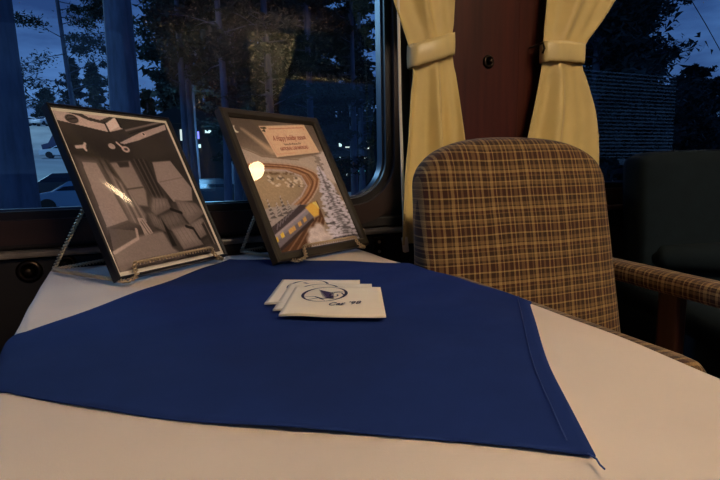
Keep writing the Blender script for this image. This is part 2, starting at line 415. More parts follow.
curtain('window_curtain', 'cream curtain tied back beside the shade cord, left of the mahogany panel',
        tab([(2.1, .44), (1.5, .455), (1.36, .487), (1.30, .507), (1.24, .54), (1.197, .556), (1.154, .567), (1.10, .556), (1.0, .545), (.9, .532), (.70, .522)], CY_),
        tab([(2.1, .70), (1.5, .682), (1.32, .677), (1.19, .676), (1.1, .69), (.97, .706), (.70, .722)], CY_),
        [at_plane(0, 1.176, CY_)[1:]+(at_plane(.556, 0, CY_)[0],), at_plane(0, 1.215, CY_)[1:]+(at_plane(.681, 0, CY_)[0],)], .725, 2.2, 1.9, .4, CY_, 1, None)
curtain('window_curtain', 'cream curtain tied back right of the mahogany panel, behind the plaid chair',
        tab([(2.1, .985), (1.5, .985), (1.353, .979), (1.244, .967), (1.19, .967), (1.1, .952), (.97, .923), (.70, .89)], CY_),
        tab([(2.1, 1.34), (1.55, 1.30), (1.379, 1.211), (1.30, 1.155), (1.248, 1.108), (1.187, 1.100), (1.13, 1.125), (1.06, 1.15), (.93, 1.163), (.70, 1.165)], CY_),
        [at_plane(0, 1.217, CY_)[1:]+(at_plane(.962, 0, CY_)[0],), at_plane(0, 1.22, CY_)[1:]+(at_plane(1.108, 0, CY_)[0],)], .725, 2.2, 1.7, 2.2, CY_, -1, None)

# ------------------------------------------------------------------ table and cloths
YF, YB = .03, 1.035
XLT = [(0, -.125), (.43, -.132), (.58, -.158), (.76, -.182), (.95, -.205), (1.04, -.215), (1.2, -.23)]
XRT = [(0, .355), (.22, .384), (.34, .398), (.44, .402), (.60, .396), (.72, .388), (.9, .38), (1.2, .372)]
def xl(y): return interp(XLT, y)
def xr(y): return (interp(XRT, y-.03)+interp(XRT, y)+interp(XRT, y+.03))/3
t = thing('dining_table', 'table by the window, hidden under white cloth, on a pedestal leg', 'table', (.1, .5, 0))
bm = bmesh.new(); ys = [YF+.012+(YB-YF-.024)*k/16 for k in range(17)]
lo = [[bm.verts.new((x-.1, y-.5, z)) for z in (TZ-.034, TZ-.004) for x in (xl(y)+.012, xr(y)-.012)] for y in ys]
for A, B in zip(lo, lo[1:]):
    for a, b in ((0, 1), (1, 3), (3, 2), (2, 0)): bm.faces.new((A[a], A[b], B[b], B[a]))
bm.faces.new([lo[0][i] for i in (0, 1, 3, 2)]); bm.faces.new([lo[-1][i] for i in (0, 1, 3, 2)])
obj('table_top', bm, M['wood'], t)
obj('pedestal', lathe(bmesh.new(), [(.05, .02), (.045, .06), (.035, .12), (.035, .62), (.06, .69)], 24), M['dkmetal'], t, True)
obj('base', lathe(bmesh.new(), [(.2, 0), (.2, .012), (.12, .022), (.05, .04)], 32), M['dkmetal'], t, True)

def drape(x, y, off, rr=.014, flare=.12):
    """A flat point (x, y) of a cloth laid over the table: folded down where it passes an edge."""
    z = TZ+off; dx = dy = 0.0; ex = ey = 0.0
    a, b = xl(y), xr(y)
    if x < a: ex = a-x; sx_ = -1; X = a
    elif x > b: ex = x-b; sx_ = 1; X = b
    else: X = x; sx_ = 0
    if y > YB: ey = y-YB; sy_ = 1; Y = YB
    elif y < YF: ey = YF-y; sy_ = -1; Y = YF
    else: Y = y; sy_ = 0
    e = math.hypot(ex, ey)
    if e > 0:
        q = rr*PI/2
        if e < q: o, d = rr*math.sin(e/rr), rr*(1-math.cos(e/rr))
        else: o, d = rr+(e-q)*flare, rr+(e-q)
        X += sx_*(o+off)*ex/e; Y += sy_*(o+off)*ey/e; z -= d
    return X, Y, z
def cloth_grid(nu, nv, fn):
    v = [fn(i/nu, j/nv) for j in range(nv+1) for i in range(nu+1)]; W_ = nu+1
    return v, [(j*W_+i, j*W_+i+1, (j+1)*W_+i+1, (j+1)*W_+i) for j in range(nv) for i in range(nu)]
def white(u, vv):
    y = -.20+1.20*vv if False else YF-.22+(YB+.015-YF+.22)*vv
    yc = min(max(y, YF), YB); a, b = xl(yc)-.24, xr(yc)+.24
    # denser near the edges
    x = a+(b-a)*u
    X, Y, z = drape(x, y, .0)
    hang = TZ-z
    if hang > .02:
        wv = .012*math.sin(Y*31+1)*min(1, (hang-.02)/.1)+.006*math.sin(Y*67)*min(1, (hang-.02)/.1)
        if x < xl(yc): X += wv+.004
        elif x > xr(yc): X += wv-.012*min(1, hang/.1)
        else: Y += .012*math.sin(X*35)*min(1, hang/.1)
    else:
        z += .0006*math.sin(x*23+y*9)+.0005*math.sin(y*41-x*13)
    return (X, Y, z)
v, f = cloth_grid(150, 150, white)
o = raw('tablecloth', v, f, M['cloth'], None, True); sd = o.modifiers.new('thick', 'SOLIDIFY'); sd.thickness = .0012; sd.offset = -1
tag(o, 'white linen tablecloth covering the window table under the blue cloth', 'tablecloth')

# blue square laid cornerwise: front corner F, side directions
F = Vector((.214, .182)); da = Vector((.555, .832)); da.normalize(); db = Vector((-.812, .583)); db.normalize()
LA, LB = .575, .535
def blue(u, vv):
    bow = .006*math.sin(PI*u)
    x = F.x+da.x*LA*vv+db.x*LB*u; y = F.y+da.y*LA*vv+db.y*LB*u
    # soft waves along the edges
    e = .004*math.sin(9*u+3*vv)*(1 if vv in (0, 1) else .4)
    x += da.x*e+.010*da.x*(-math.sin(PI*u))*(1-vv)*1.0; y += da.y*e+.010*da.y*(-math.sin(PI*u))*(1-vv)*1.0
    x += db.x*.006*math.sin(6*vv+.5)*(1-u); y += db.y*.006*math.sin(6*vv+.5)*(1-u)
    X, Y, z = drape(x, y, .0032)
    if TZ-z < .02: z += .0010*math.sin(x*37+y*21)*.5+.0007*math.sin(y*53-x*17)
    elif x < .1: X -= .004
    return (X, Y, z)
v, f = cloth_grid(110, 110, blue)
bl = raw('blue_overlay', v, f, M['blue'], None, True); sd = bl.modifiers.new('thick', 'SOLIDIFY'); sd.thickness = .0011; sd.offset = 1
tag(bl, 'navy blue square cloth laid cornerwise over the white tablecloth', 'cloth')
for nm, pth in (('hem_stitching', [(.024, k/60) for k in range(1, 60)]), ):
    bm = bmesh.new(); P = [Vector(blue(*q))+Vector((0, 0, .0013)) for q in pth]
    tube(bm, P, .00035, 5); obj(nm, bm, M['hem'], bl)
bm = bmesh.new(); c0 = Vector(blue(0, 0))
tube(bm, [c0+Vector(q) for q in ((-.004, .002, .001), (-.004, -.004, .0012), (-.006, -.008, .0008), (-.007, -.012, .0008))], .0006, 5); obj('loose_thread', bm, M['hem'], bl)

# ------------------------------------------------------------------ napkins
NW, NH = .120, .140
def napkin(loc, rz, label):
    root = thing('paper_napkin', label, 'napkin', loc, rz, 'printed napkins fanned on the blue cloth')
    def fn(k, top):
        def g(u, vv):
            wob = .0035*max(0, math.sin(u*PI*2.1+.3))*(1-vv)**3
            return (u*NW-.016*vv, vv*NH, .0008*k+wob*(.35+k*.3))
        return g
    for k in range(2):
        v, f = cloth_grid(24, 24, fn(k, False)); top_ = o = raw('paper_fold', v, f, M['napkin'], root, True)
        sd = o.modifiers.new('thick', 'SOLIDIFY'); sd.thickness = .0006; sd.offset = 1
    z = .0020
    # emblem: ring of uneven width, wing and scroll strokes
    def stroke(bm, P, wd):
        P = [Vector((p[0], p[1], 0)) for p in P]; L_, R_ = [], []
        for i, p in enumerate(P):
            d = (P[min(i+1, len(P)-1)]-P[max(i-1, 0)]); n = Vector((-d.y, d.x, 0)); n.normalize()
            ww = (wd[i] if isinstance(wd, list) else wd)/2
            L_.append(bm.verts.new(p+n*ww)); R_.append(bm.verts.new(p-n*ww))
        for i in range(len(P)-1): bm.faces.new((L_[i], L_[i+1], R_[i+1], R_[i]))
    cx, cy, ra, rb = .034, .097, .028, .037
    bm = bmesh.new(); n = 64
    ang = [2*PI*k/n for k in range(n+1)]
    stroke(bm, [(cx+ra*math.cos(a), cy+rb*math.sin(a)) for a in ang], [.0012+.0030*abs(math.cos(a))**2.2 for a in ang])
    e = obj('emblem_ring', bm, M['ink'], top_, loc=(0, 0, z))
    bm = bmesh.new()
    for k in range(7):      # feathers of the wing
        q = k/6
        stroke(bm, [(cx-.012+.002*k, cy+.022-.0062*k), (cx-.002+.002*k, cy+.012-.0052*k), (cx+.012+.0006*k, cy+.004-.0042*k)], [.0008, .0048, .0012])
    obj('emblem_wing', bm, M['ink2'], top_, loc=(0, 0, z+.0001))
    bm = bmesh.new()
    stroke(bm, [(cx-.024, cy-.016), (cx-.010, cy-.014), (cx, cy-.024), (cx+.010, cy-.020), (cx+.020, cy-.022)], [.001, .002, .0044, .002, .001])
    stroke(bm, [(cx-.016, cy-.030), (cx-.004, cy-.020), (cx+.006, cy-.032)], [.001, .003, .001])
    sp = [(cx+.015+(.0115-.0011*k)*math.cos(.9*k), cy-.006+(.017-.0016*k)*math.sin(.9*k)) for k in range(9)]
    stroke(bm, sp, .0019)
    stroke(bm, [(cx+.004, cy+.006), (cx+.016, cy+.012), (cx+.026, cy+.010)], [.001, .0024, .001])
    obj('emblem_scroll', bm, M['ink'], top_, loc=(0, 0, z+.0001))
    t_ = text_mesh('lettering', "Car '98", .0175, M['ink'], top_, (.0655, .0515, z), (0, 0, math.radians(15)), shear=.45, ext=.0001, sx=.76)
    return root
nz0 = TZ+.0050
napkin((.097, .580, nz0), math.radians(-28), 'cream napkin at the bottom of the fan, farthest from the viewer, emblem mostly covered')
napkin((.100, .541, nz0+.0016), math.radians(-28), 'cream napkin in the middle of the fan, only the rim of its emblem showing')
napkin((.1005, .511, nz0+.0032), math.radians(-28), 'cream napkin on top of the fan with whole round emblem and lettering')

# ------------------------------------------------------------------ prints (painted point by point on a fine sheet)
class Sheet:
    def __init__(s, W, H, base, u0=0.0, u1=1.0, v0=0.0, v1=1.0):
        s.W, s.H = W, H; s.a = np.zeros((H, W, 3)); s.a[:] = base
        s.U, s.V = np.meshgrid(u0+(u1-u0)*(np.arange(W)+.5)/W, v0+(v1-v0)*(np.arange(H)+.5)/H)
    def put(s, m, c, k=1.0):
        m = np.clip(m*k, 0, 1)[..., None]; s.a = s.a*(1-m)+np.array(c)*m
    def poly(s, P, c, k=1.0, soft=0):
        n = len(P); ins = np.zeros(s.U.shape, bool); dm = np.full(s.U.shape, 9.)
        for i in range(n):
            (x0, y0), (x1, y1) = P[i], P[(i+1) % n]
            cond = ((y0 > s.V) != (y1 > s.V)); xi = (x1-x0)*(s.V-y0)/((y1-y0) if y1 != y0 else 1e-9)+x0
            ins ^= cond & (s.U < xi)
            if soft: dm = np.minimum(dm, s.segd((x0, y0), (x1, y1)))
        m = ins.astype(float)
        if soft: m = np.where(ins, np.clip(.5+dm/soft, 0, 1), np.clip(.5-dm/soft, 0, 1))
        s.put(m, c, k)
    def segd(s, p, q):
        dx, dy = q[0]-p[0], q[1]-p[1]; L2 = dx*dx+dy*dy+1e-12
        t = np.clip(((s.U-p[0])*dx+(s.V-p[1])*dy)/L2, 0, 1)
        return np.hypot(s.U-p[0]-t*dx, (s.V-p[1]-t*dy))
    def line(s, P, wd, c, k=1.0):
        for p, q in zip(P, P[1:]): s.put(np.clip((wd/2-s.segd(p, q))*s.W+.5, 0, 1), c, k)
    def ell(s, x, y, a, b, c, k=1.0, soft=.15):
        d = np.hypot((s.U-x)/a, (s.V-y)/b); s.put(np.clip((1-d)/soft+.5, 0, 1), c, k)
    def noise(s, amt, seed, cell=3):
        r = np.random.RandomState(seed); h, w_ = s.H//cell+2, s.W//cell+2
        g = np.kron(r.rand(h, w_)-.5, np.ones((cell, cell)))[:s.H, :s.W]; g += .5*(r.rand(s.H, s.W)-.5)
        s.a = np.clip(s.a*(1+amt*g[..., None]*2), 0, 1)
def g_(v):
    v = min(255, 330*(v/255)**1.05); return (v*1.02/255, v*.92/255, v*.91/255)
def paint_photo():
    S = Sheet(210, 260, g_(70), .039, .957, .035, .958)
    S.a = np.array(g_(74))[None, None]*(1-.30*(S.V[..., None]-.2)**2)
    S.poly([(0, .0), (1, 0), (1, .33), (0, .33)], g_(62), soft=.08)
    S.poly([(.0, .18), (.5, .2), (.5, .34), (.0, .34)], g_(50), .7, soft=.08)
    S.poly([(.04, .0), (.34, .0), (.42, .03), (.50, .0), (.98, .0), (.94, .05), (.52, .11), (.394, .14), (.042, .091)], g_(178))
    S.poly([(.50, .095), (.51, .02), (.62, .0), (1, .0), (1, .06), (.6, .16)], g_(58))
    S.line([(.54, .12), (.97, .02)], .012, g_(120)); S.line([(.56, .14), (.97, .035)], .01, g_(40))
    S.poly([(.109, .033), (.21, .022), (.278, .055), (.36, .066), (.5, .018), (.52, .03), (.39, .09), (.27, .075), (.199, .05)], g_(66))
    S.ell(.15, .076, .046, .027, g_(62)); S.ell(.152, .077, .034, .018, g_(84)); S.line([(.12, .082), (.18, .07)], .008, g_(50))
    S.poly([(.393, .086), (.49, .037), (.5, .095), (.40, .136)], g_(200)); S.line([(.39, .083), (.395, .14)], .014, g_(40)); S.line([(.5, .03), (.512, .1)], .014, g_(40))
    S.poly([(.444, .206), (.66, .128), (.946, .048), (.935, .086), (.62, .18), (.48, .212)], g_(168)); S.ell(.69, .135, .02, .016, g_(190)); S.ell(.69, .135, .01, .008, g_(60))
    S.ell(.367, .231, .026, .018, g_(166)); S.ell(.472, .246, .032, .02, g_(176)); S.ell(.474, .246, .015, .009, g_(70)); S.line([(.42, .205), (.45, .235)], .014, g_(190))
    S.line([(.101, .246), (.16, .24)], .02, g_(180)); S.line([(.171, .223), (.15, .245), (.16, .262)], .016, g_(190))
    # left door panel
    S.poly([(.06, .3), (.28, .32), (.32, .72), (.06, .75)], g_(92), .8, soft=.03)
    S.poly([(.095, .327), (.20, .332), (.262, .686), (.08, .716)], g_(146)); S.line([(.095, .327), (.20, .332), (.262, .686), (.08, .716)], .012, g_(96))
    S.line([(.225, .32), (.30, .70)], .014, g_(60)); S.line([(.27, .32), (.345, .64)], .02, g_(54))
    # curtains and far door
    S.poly([(.24, .36), (.32, .45), (.41, .66), (.375, .73), (.267, .694)], g_(116), soft=.02)
    for k in range(5): S.line([(.27+.02*k, .42+.02*k), (.30+.022*k, .70)], .009, g_(86 if k % 2 else 140))
    S.poly([(.299, .337), (.466, .323), (.49, .514), (.456, .611), (.379, .599)], g_(132), soft=.015); S.line([(.34, .50), (.48, .49)], .01, g_(80)); S.poly([(.35, .33), (.45, .325), (.44, .36), (.36, .365)], g_(60), soft=.01)
    S.poly([(.49, .30), (.63, .31), (.63, .56), (.53, .57)], g_(56), soft=.03)
    for k in range(6): S.line([(.505+.02*k, .31), (.535+.018*k, .56)], .008, g_(42 if k % 2 else 86))
    S.poly([(.327, .675), (.376, .678), (.406, .774), (.334, .791)], g_(156)); S.line([(.345, .70), (.37, .78)], .008, g_(90)); S.line([(.36, .69), (.39, .77)], .006, g_(90))
    S.poly([(.63, .30), (.97, .25), (.97, .62), (.66, .60)], g_(56), soft=.03)
    S.poly([(.66, .326), (.838, .314), (.939, .507), (.892, .595), (.701, .594), (.631, .457)], g_(142), soft=.01); S.line([(.65, .46), (.9, .43)], .006, g_(118))
    # floor, low board
    S.poly([(.049, .848), (.221, .78), (.49, .77), (.517, .878), (.62, .96), (.04, .97)], g_(126), soft=.02)
    S.poly([(.089, .717), (.287, .748), (.272, .793), (.057, .849)], g_(98)); S.line([(.06, .85), (.27, .792), (.285, .74)], .018, g_(160))
    # seats
    for P, c in (([(.434, .658), (.521, .663), (.517, .775), (.441, .732)], 112), ([(.527, .565), (.646, .577), (.646, .632), (.497, .669), (.475, .638)], 126), ([(.728, .588), (.909, .62), (.951, .689), (.769, .742), (.73, .676)], 124),
                 ([(.532, .679), (.707, .658), (.731, .747), (.581, .773), (.529, .754)], 104), ([(.581, .773), (.759, .757), (.804, .888), (.613, .897)], 132), ([(.775, .75), (.915, .723), (.926, .819), (.806, .848)], 128)):
        q = [(x, y) for x, y in P]; mx_, my_ = sum(x for x, y in q)/len(q), sum(y for x, y in q)/len(q)
        q = [(mx_+(x-mx_)*1.08, my_+(y-my_)*1.08) for x, y in q]; S.poly([(x+.010, y+.012) for x, y in q], g_(38), .8, soft=.03); S.poly(q, g_(c-22), soft=.012); S.poly([(mx_+(x-mx_)*.8-.008, my_+(y-my_)*.75-.012) for x, y in q], g_(c+10), .8, soft=.05)
        (x0, y0), (x1, y1) = q[0], q[2]
        for k in range(1, 5): S.line([(q[0][0]*(1-k/5)+q[1][0]*k/5, q[0][1]*(1-k/5)+q[1][1]*k/5), (q[-1][0]*(1-k/5)+q[2][0]*k/5, q[-1][1]*(1-k/5)+q[2][1]*k/5)], .005, g_(c-28), .7)
    S.poly([(.524, .693), (.545, .76), (.56, .872), (.52, .869)], g_(30), soft=.01)
    S.line([(.646, .64), (.73, .67)], .02, g_(34)); S.line([(.72, .76), (.78, .78), (.80, .85)], .02, g_(36))
    S.poly([(.88, .76), (.96, .72), (.96, .95), (.9, .93)], g_(52), soft=.01); S.line([(.915, .74), (.93, .9)], .012, g_(110))
    S.poly([(.0, .92), (1, .90), (1, 1), (0, 1)], g_(96), .35, soft=.02)
    S.noise(.035, 3, 2); return S.a
def paint_poster():
    S = Sheet(190, 230, (.5, .46, .42), .052, .948, .043, .957); V3 = S.V[..., None]
    sky = np.array((.40, .36, .33)); S.a = sky+(np.array((.60, .54, .48))-sky)*np.clip(V3/.4, 0, 1)
    S.poly([(.0, .0), (.5, .0), (.36, .2), (.0, .22)], (.36, .32, .29), .6, soft=.1)
    S.poly([(.135, .125), (.165, .13), (.44, .30), (.34, .30)], (.78, .70, .60), .85, soft=.03)
    S.ell(.098, .135, .026, .026, (.92, .88, .80)); S.ell(.115, .128, .024, .024, (.40, .36, .33))
    # white hills
    S.poly([(.0, .24), (.078, .255), (.16, .28), (.238, .313), (.435, .324), (.6, .33), (1, .27), (1, .52), (.0, .52)], (.72, .68, .64), soft=.01)
    S.line([(0, .25), (.078, .262), (.16, .288), (.238, .318), (.435, .33), (.6, .338)], .008, (.55, .48, .42))
    S.poly([(.86, .28), (1, .25), (1, .55), (.8, .45)], (.78, .75, .74), soft=.02)
    for k in range(14):
        S.ell(.78+.012*(k % 5)+.02*(k % 3), .30+.014*k*.6, .018, .008, (.50, .46, .44), .7)
    # curve of track round the frozen lake
    out = [(.05, .372), (.211, .36), (.48, .372), (.65, .395), (.735, .43), (.765, .469), (.70, .545), (.591, .615), (.44, .69)]
    inn = [(.05, .41), (.204, .412), (.418, .419), (.551, .46), (.571, .529), (.468, .60), (.325, .66)]
    S.poly(out+inn[::-1], (.60, .46, .35), soft=.02)
    for a_, c_ in ((.04, (.76, .70, .64)), (.2, (.48, .33, .24)), (.36, (.74, .60, .48)), (.52, (.42, .29, .21)), (.72, (.72, .58, .46)), (.96, (.74, .71, .72))):
        n = 30; P = []
        for k in range(n+1):
            q = k/n; io, ii = q*(len(out)-1), q*(len(inn)-1)
            lo_ = lambda T_, i: np.array(T_[int(min(i, len(T_)-2))])*(1-(i-min(int(i), len(T_)-2)))+np.array(T_[int(min(i, len(T_)-2))+1])*(i-min(int(i), len(T_)-2))
            P.append(tuple(lo_(out, io)*(1-a_)+lo_(inn, ii)*a_))
        S.line(P, .013, c_, .8)
    lake = [(.0, .43), (.2, .425), (.41, .432), (.535, .47), (.55, .53), (.46, .59), (.31, .65), (.1, .69), (.0, .70)]
    S.poly(lake, (.62, .56, .47), soft=.02); S.ell(.22, .54, .22, .10, (.70, .63, .52), .6, soft=.8)
    r = np.random.RandomState(5)
    for k in range(46):
        x, y = .22+.32*r.rand(), .455+.07*r.rand(); S.ell(x, y+.05*(x-.3), .016, .008, (.84, .81, .76) if k % 3 else (.42, .38, .34), .8)
    for k in range(24): S.ell(.14+.35*r.rand(), .43+.012*r.rand(), .012, .008, (.44, .36, .28), .6)
    # lower left white ground and small firs
    S.poly([(.0, .68), (.15, .66), (.33, .655), (.44, .66), (.05, .83), (.0, .86)], (.66, .63, .62), soft=.01)
    for x, y, h in ((.06, .75, .10), (.13, .735, .12), (.20, .72, .08), (.26, .715, .12), (.31, .70, .07), (.02, .78, .08)):
        for k in range(5):
            q = k/5; S.poly([(x-.006-.035*q, y-h*(1-q)+.02), (x, y-h*(1-q)-.012), (x+.006+.035*q, y-h*(1-q)+.02)], (.36, .34, .34), .9); S.line([(x-.02*q, y-h*(1-q)+.004), (x+.01, y-h*(1-q)-.004)], .008, (.80, .78, .78), .8)
    # track bed lower right, passing train
    S.poly([(.0, .88), (.49, .66), (.62, .64), (.62, .78), (.40, .99), (.0, 1)], (.36, .25, .18), soft=.01)
    for k in range(4): S.line([(.07+.09*k, .985), (.48+.04*k, .76)], .009, (.62, .50, .40), .8)
    S.poly([(.02, .83), (.44, .658), (.56, .66), (.575, .745), (.49, .765), (.03, .95)], (.46, .44, .47))
    S.poly([(.03, .80), (.43, .655), (.50, .67), (.04, .855)], (.28, .25, .27)); S.line([(.03, .86), (.50, .685)], .018, (.66, .62, .66)); S.line([(.04, .875), (.50, .70)], .02, (.56, .55, .60))
    S.line([(.03, .945), (.50, .765)], .02, (.24, .20, .20))
    for x, y in ((.082, .862), (.148, .838), (.235, .82), (.275, .806), (.35, .782), (.415, .757)): S.poly([(x-.018, y-.006), (x+.018, y-.02), (x+.018, y+.01), (x-.018, y+.022)], (.95, .76, .32) if x < .2 else (.80, .66, .40))
    S.poly([(.468, .68), (.53, .655), (.605, .642), (.612, .69), (.58, .74), (.52, .752)], (.93, .74, .38), soft=.012); S.poly([(.56, .65), (.61, .643), (.612, .70)], (.98, .84, .55), .8)
    for k in range(9): S.line([(.12+.035*k, .80-.017*k*1.0), (.15+.035*k, .765-.014*k)], .006, (.62, .60, .64), .8)
    # tall white fir at the right
    S.poly([(.70, .90), (1, .80), (1, 1), (.35, 1), (.40, .88), (.55, .86)], (.74, .72, .74), soft=.02)
    r = np.random.RandomState(11)
    for k in range(34):
        q = k/33; y = .395+.50*q; hw = .012+.20*q**.85; cx = .795+.01*q
        S.poly([(cx-hw, y+.018), (cx, y-.02), (cx+hw, y+.018), (cx+hw*.6, y+.03), (cx-hw*.6, y+.03)], (.40, .39, .42), .9, soft=.01)
        for j in range(int(3+8*q)):
            x = cx-hw+2*hw*r.rand(); S.ell(x, y+.014, .012, .005, (.22, .21, .24), .8, soft=.6)
        for j in range(int(5+14*q)):
            x = cx-hw+2*hw*r.rand(); S.ell(x, y+.010*(r.rand()-.4), .016+.008*q, .0075, (.80, .79, .83), .85, soft=.6)
    for x, y, a, b in ((.46, .85, .06, .035), (.53, .83, .05, .04), (.43, .90, .07, .04), (.55, .89, .08, .03)): S.ell(x, y, a, b, (.80, .77, .76), soft=.6); S.ell(x+.01, y+.012, a*.6, b*.5, (.68, .64, .64), .6, soft=.8)
    # printed greeting panel
    P = [(.325, .10), (.830, .056), (.885, .276), (.386, .323)]
    S.poly([(x+.008, y+.008) for x, y in P], (.34, .29, .25), .6, soft=.012); S.poly(P, (.86, .76, .655), soft=.006)
    S.line([(.42, .115), (.80, .082), (.80, .10)], .005, (.70, .45, .36)); S.line([(.36, .15), (.40, .30), (.60, .285)], .004, (.80, .60, .48), .7)
    for dx, dy, a, b in ((-.012, -.01, .018, .007), (.014, -.012, .018, .007), (.002, .008, .007, .014), (-.01, .012, .012, .006)): S.ell(.363+dx, .122+dy, a, b, (.24, .22, .18))
    S.noise(.04, 9, 2); return np.clip(S.a*np.array((1.16, 1.14, 1.16)), 0, 1)
def print_sheet(name, arr, x0, x1, z0, z1, y, parent):
    H_, W_ = arr.shape[:2]; v = []; f = []
    for j in range(H_):
        for i in range(W_): v.append((x0+(x1-x0)*i/(W_-1), y, z1+(z0-z1)*j/(H_-1)))
    for j in range(H_-1):
        for i in range(W_-1): f.append((j*W_+i, (j+1)*W_+i, (j+1)*W_+i+1, j*W_+i+1))
    o = raw(name, v, f, M['print'], parent); ca = o.data.color_attributes.new('ink', 'FLOAT_COLOR', 'POINT')
    a = np.clip(arr.reshape(-1, 3), 0, 1); a = np.where(a <= .04045, a/12.92, ((a+.055)/1.055)**2.4)
    ca.data.foreach_set('color', np.concatenate([a, np.ones((len(a), 1))], 1).astype(np.float32).ravel()); return o

def frame_bars(bm, w_, h_, b, d, bev):
    """four mitred bars, front face at y = 0, depth d backwards"""
    prof = [(0, d), (0, bev), (bev, 0), (b-bev*1.5, 0), (b, bev*1.5), (b, d)]
    cs = [((0, 0), (1, 1)), ((w_, 0), (-1, 1)), ((w_, h_), (-1, -1)), ((0, h_), (1, -1))]
    R = [[bm.verts.new((cx+sx_*p, y, cz+sz_*p)) for p, y in prof] for (cx, cz), (sx_, sz_) in cs]
    for k in range(4):
        A, B = R[k], R[(k+1) % 4]
        for i in range(len(prof)): bm.faces.new((A[i], A[(i+1) % len(prof)], B[(i+1) % len(prof)], B[i]))
    return bm
def place_frame(name, label, bl_, yaw, lean, w_, h_):
    t = thing(name, label, 'picture frame', bl_, yaw); t.rotation_euler = Matrix.Rotation(yaw, 3, 'Z').to_euler()
    t.rotation_euler = (Matrix.Rotation(yaw, 3, 'Z') @ Matrix.Rotation(-lean, 3, 'X')).to_euler(); return t
FB = .0125     # the wire the frames sit on
# left: black and white photograph of a carriage
w1, h1, y1, l1 = .244, .308, .7423, .4567
fr = place_frame('photo_frame', 'thin black frame holding a black and white photo of carriage seats', (-.0840, .7992, TZ+FB), y1, l1, w1, h1)
obj('moulding', frame_bars(bmesh.new(), w1, h1, .0045, .017, .0012), M['blackframe'], fr)
obj('backing_board', nb(.003, w1-.003, .0135, .0165, .003, h1-.003), M['backing'], fr)
obj('mount', nb(.0035, w1-.0035, .007, .0095, .0035, h1-.0035), M['mount'], fr)
print_sheet('photograph', paint_photo(), .0095, w1-.0105, .0125, h1-.0105, .0066, fr)
def cover(u, q):          # the thin cover sheet is not quite flat: a shallow dent left of the middle
    tx, tz = (u-.15)*w1, (q-.58)*h1; t1, t2 = tx*.7-tz*.7, tx*.7+tz*.7
    k = math.exp(-(tx*tx+tz*tz)/(2*.075**2))
    return (.004+(w1-.008)*u, .0030+k*(-t1*t1/(2*2.6)+t2*t2/(2*.42)-.031*tz-.013*tx), .004+(h1-.008)*q)
v, f = cloth_grid(120, 150, cover); raw('glass_cover', v, f, M['pglass'], fr, True)
# right: winter railway poster
w2, h2, y2, l2 = .2697, .3259, .5199, .4826
fr2 = place_frame('poster_frame', 'wide dark frame holding a wintry railway poster with greeting', (.1700, .8355, TZ+FB), y2, l2, w2, h2)
obj('moulding', frame_bars(bmesh.new(), w2, h2, .0175, .020, .003), M['oliveframe'], fr2)
obj('backing_board', nb(.004, w2-.004, .016, .0195, .004, h2-.004), M['backing'], fr2)
po = print_sheet('poster_print', paint_poster(), .014, w2-.014, .014, h2-.014, .0090, fr2)
M['redink'] = mat('red ink', s8(176, 60, 48), .7); M['brownink'] = mat('brown ink', s8(110, 60, 50), .7)
def uvp(u, v_): return (.0+w2*u, .0086, h2*(1-v_))
rt = (PI/2, 0, 0)
for s_, sz, u_, v_, m_, sh, sx_ in (('A Happy holiday season', .0185, .60, .172, M['redink'], .35, .56), ('from all of us at the', .0075, .607, .217, M['brownink'], 0, .85), ('NATIONAL CAR RAILROAD', .0115, .612, .250, M['redink'], 0, .60)):
    text_mesh('lettering', s_, sz, m_, po, uvp(u_, v_), Matrix.Rotation(math.radians(-5.5), 3, 'Y').to_4x4().to_3x3().__matmul__(Matrix.Rotation(PI/2, 3, 'X')).to_euler(), shear=sh, ext=.0001, sx=sx_, bold=0)
v, f = cloth_grid(2, 2, lambda u, q: (.015+(w2-.030)*u, .0066, .015+(h2-.030)*q)); raw('glass_cover', v, f, M['pglass2'], fr2, True)

# wire easels
def easel(label, bl_, yaw, lean, w_, a, af, xoff, depth, rx, ztop):
    t = thing('display_easel', label, 'easel', (bl_[0]+math.cos(yaw)*w_/2, bl_[1]+math.sin(yaw)*w_/2, TZ+.0045), yaw, 'twisted wire easels')
    tl = math.tan(lean); x = xoff
    obj('front_rest', twisted(bmesh.new(), [(x-rx, depth, .003), (x-af, .012, .0055), (x-af, -.010, .0045), (x-a-.004, -.016, .010), (x-a, -.006, .018), (x-a, -.003, .029),
                                     (x+a, -.003, .029), (x+a, -.006, .018), (x+a+.004, -.016, .010), (x+af, -.010, .0045), (x+af, .012, .0055), (x+rx, depth, .003)]), M['brass'], t, True)
    yb = ztop*tl+.030
    obj('back_support', twisted(bmesh.new(), [(x-rx, depth, .003), (x-rx*.55, yb, ztop), (x+rx*.55, yb, ztop), (x+rx, depth, .003)]), M['brass'], t, True)
    obj('cross_bar', twisted(bmesh.new(), [(x-rx, depth, .003), (x+rx, depth, .003)]), M['brass'], t, True)
    return t
easel('twisted brass wire easel holding the black and white photograph', (-.0840, .7992), y1, l1, w1, .086, .106, -.012, .215, .080, .17)
easel('twisted brass wire easel holding the winter poster', (.1700, .8355), y2, l2, w2, .078, .100, .002, .190, .075, .17)

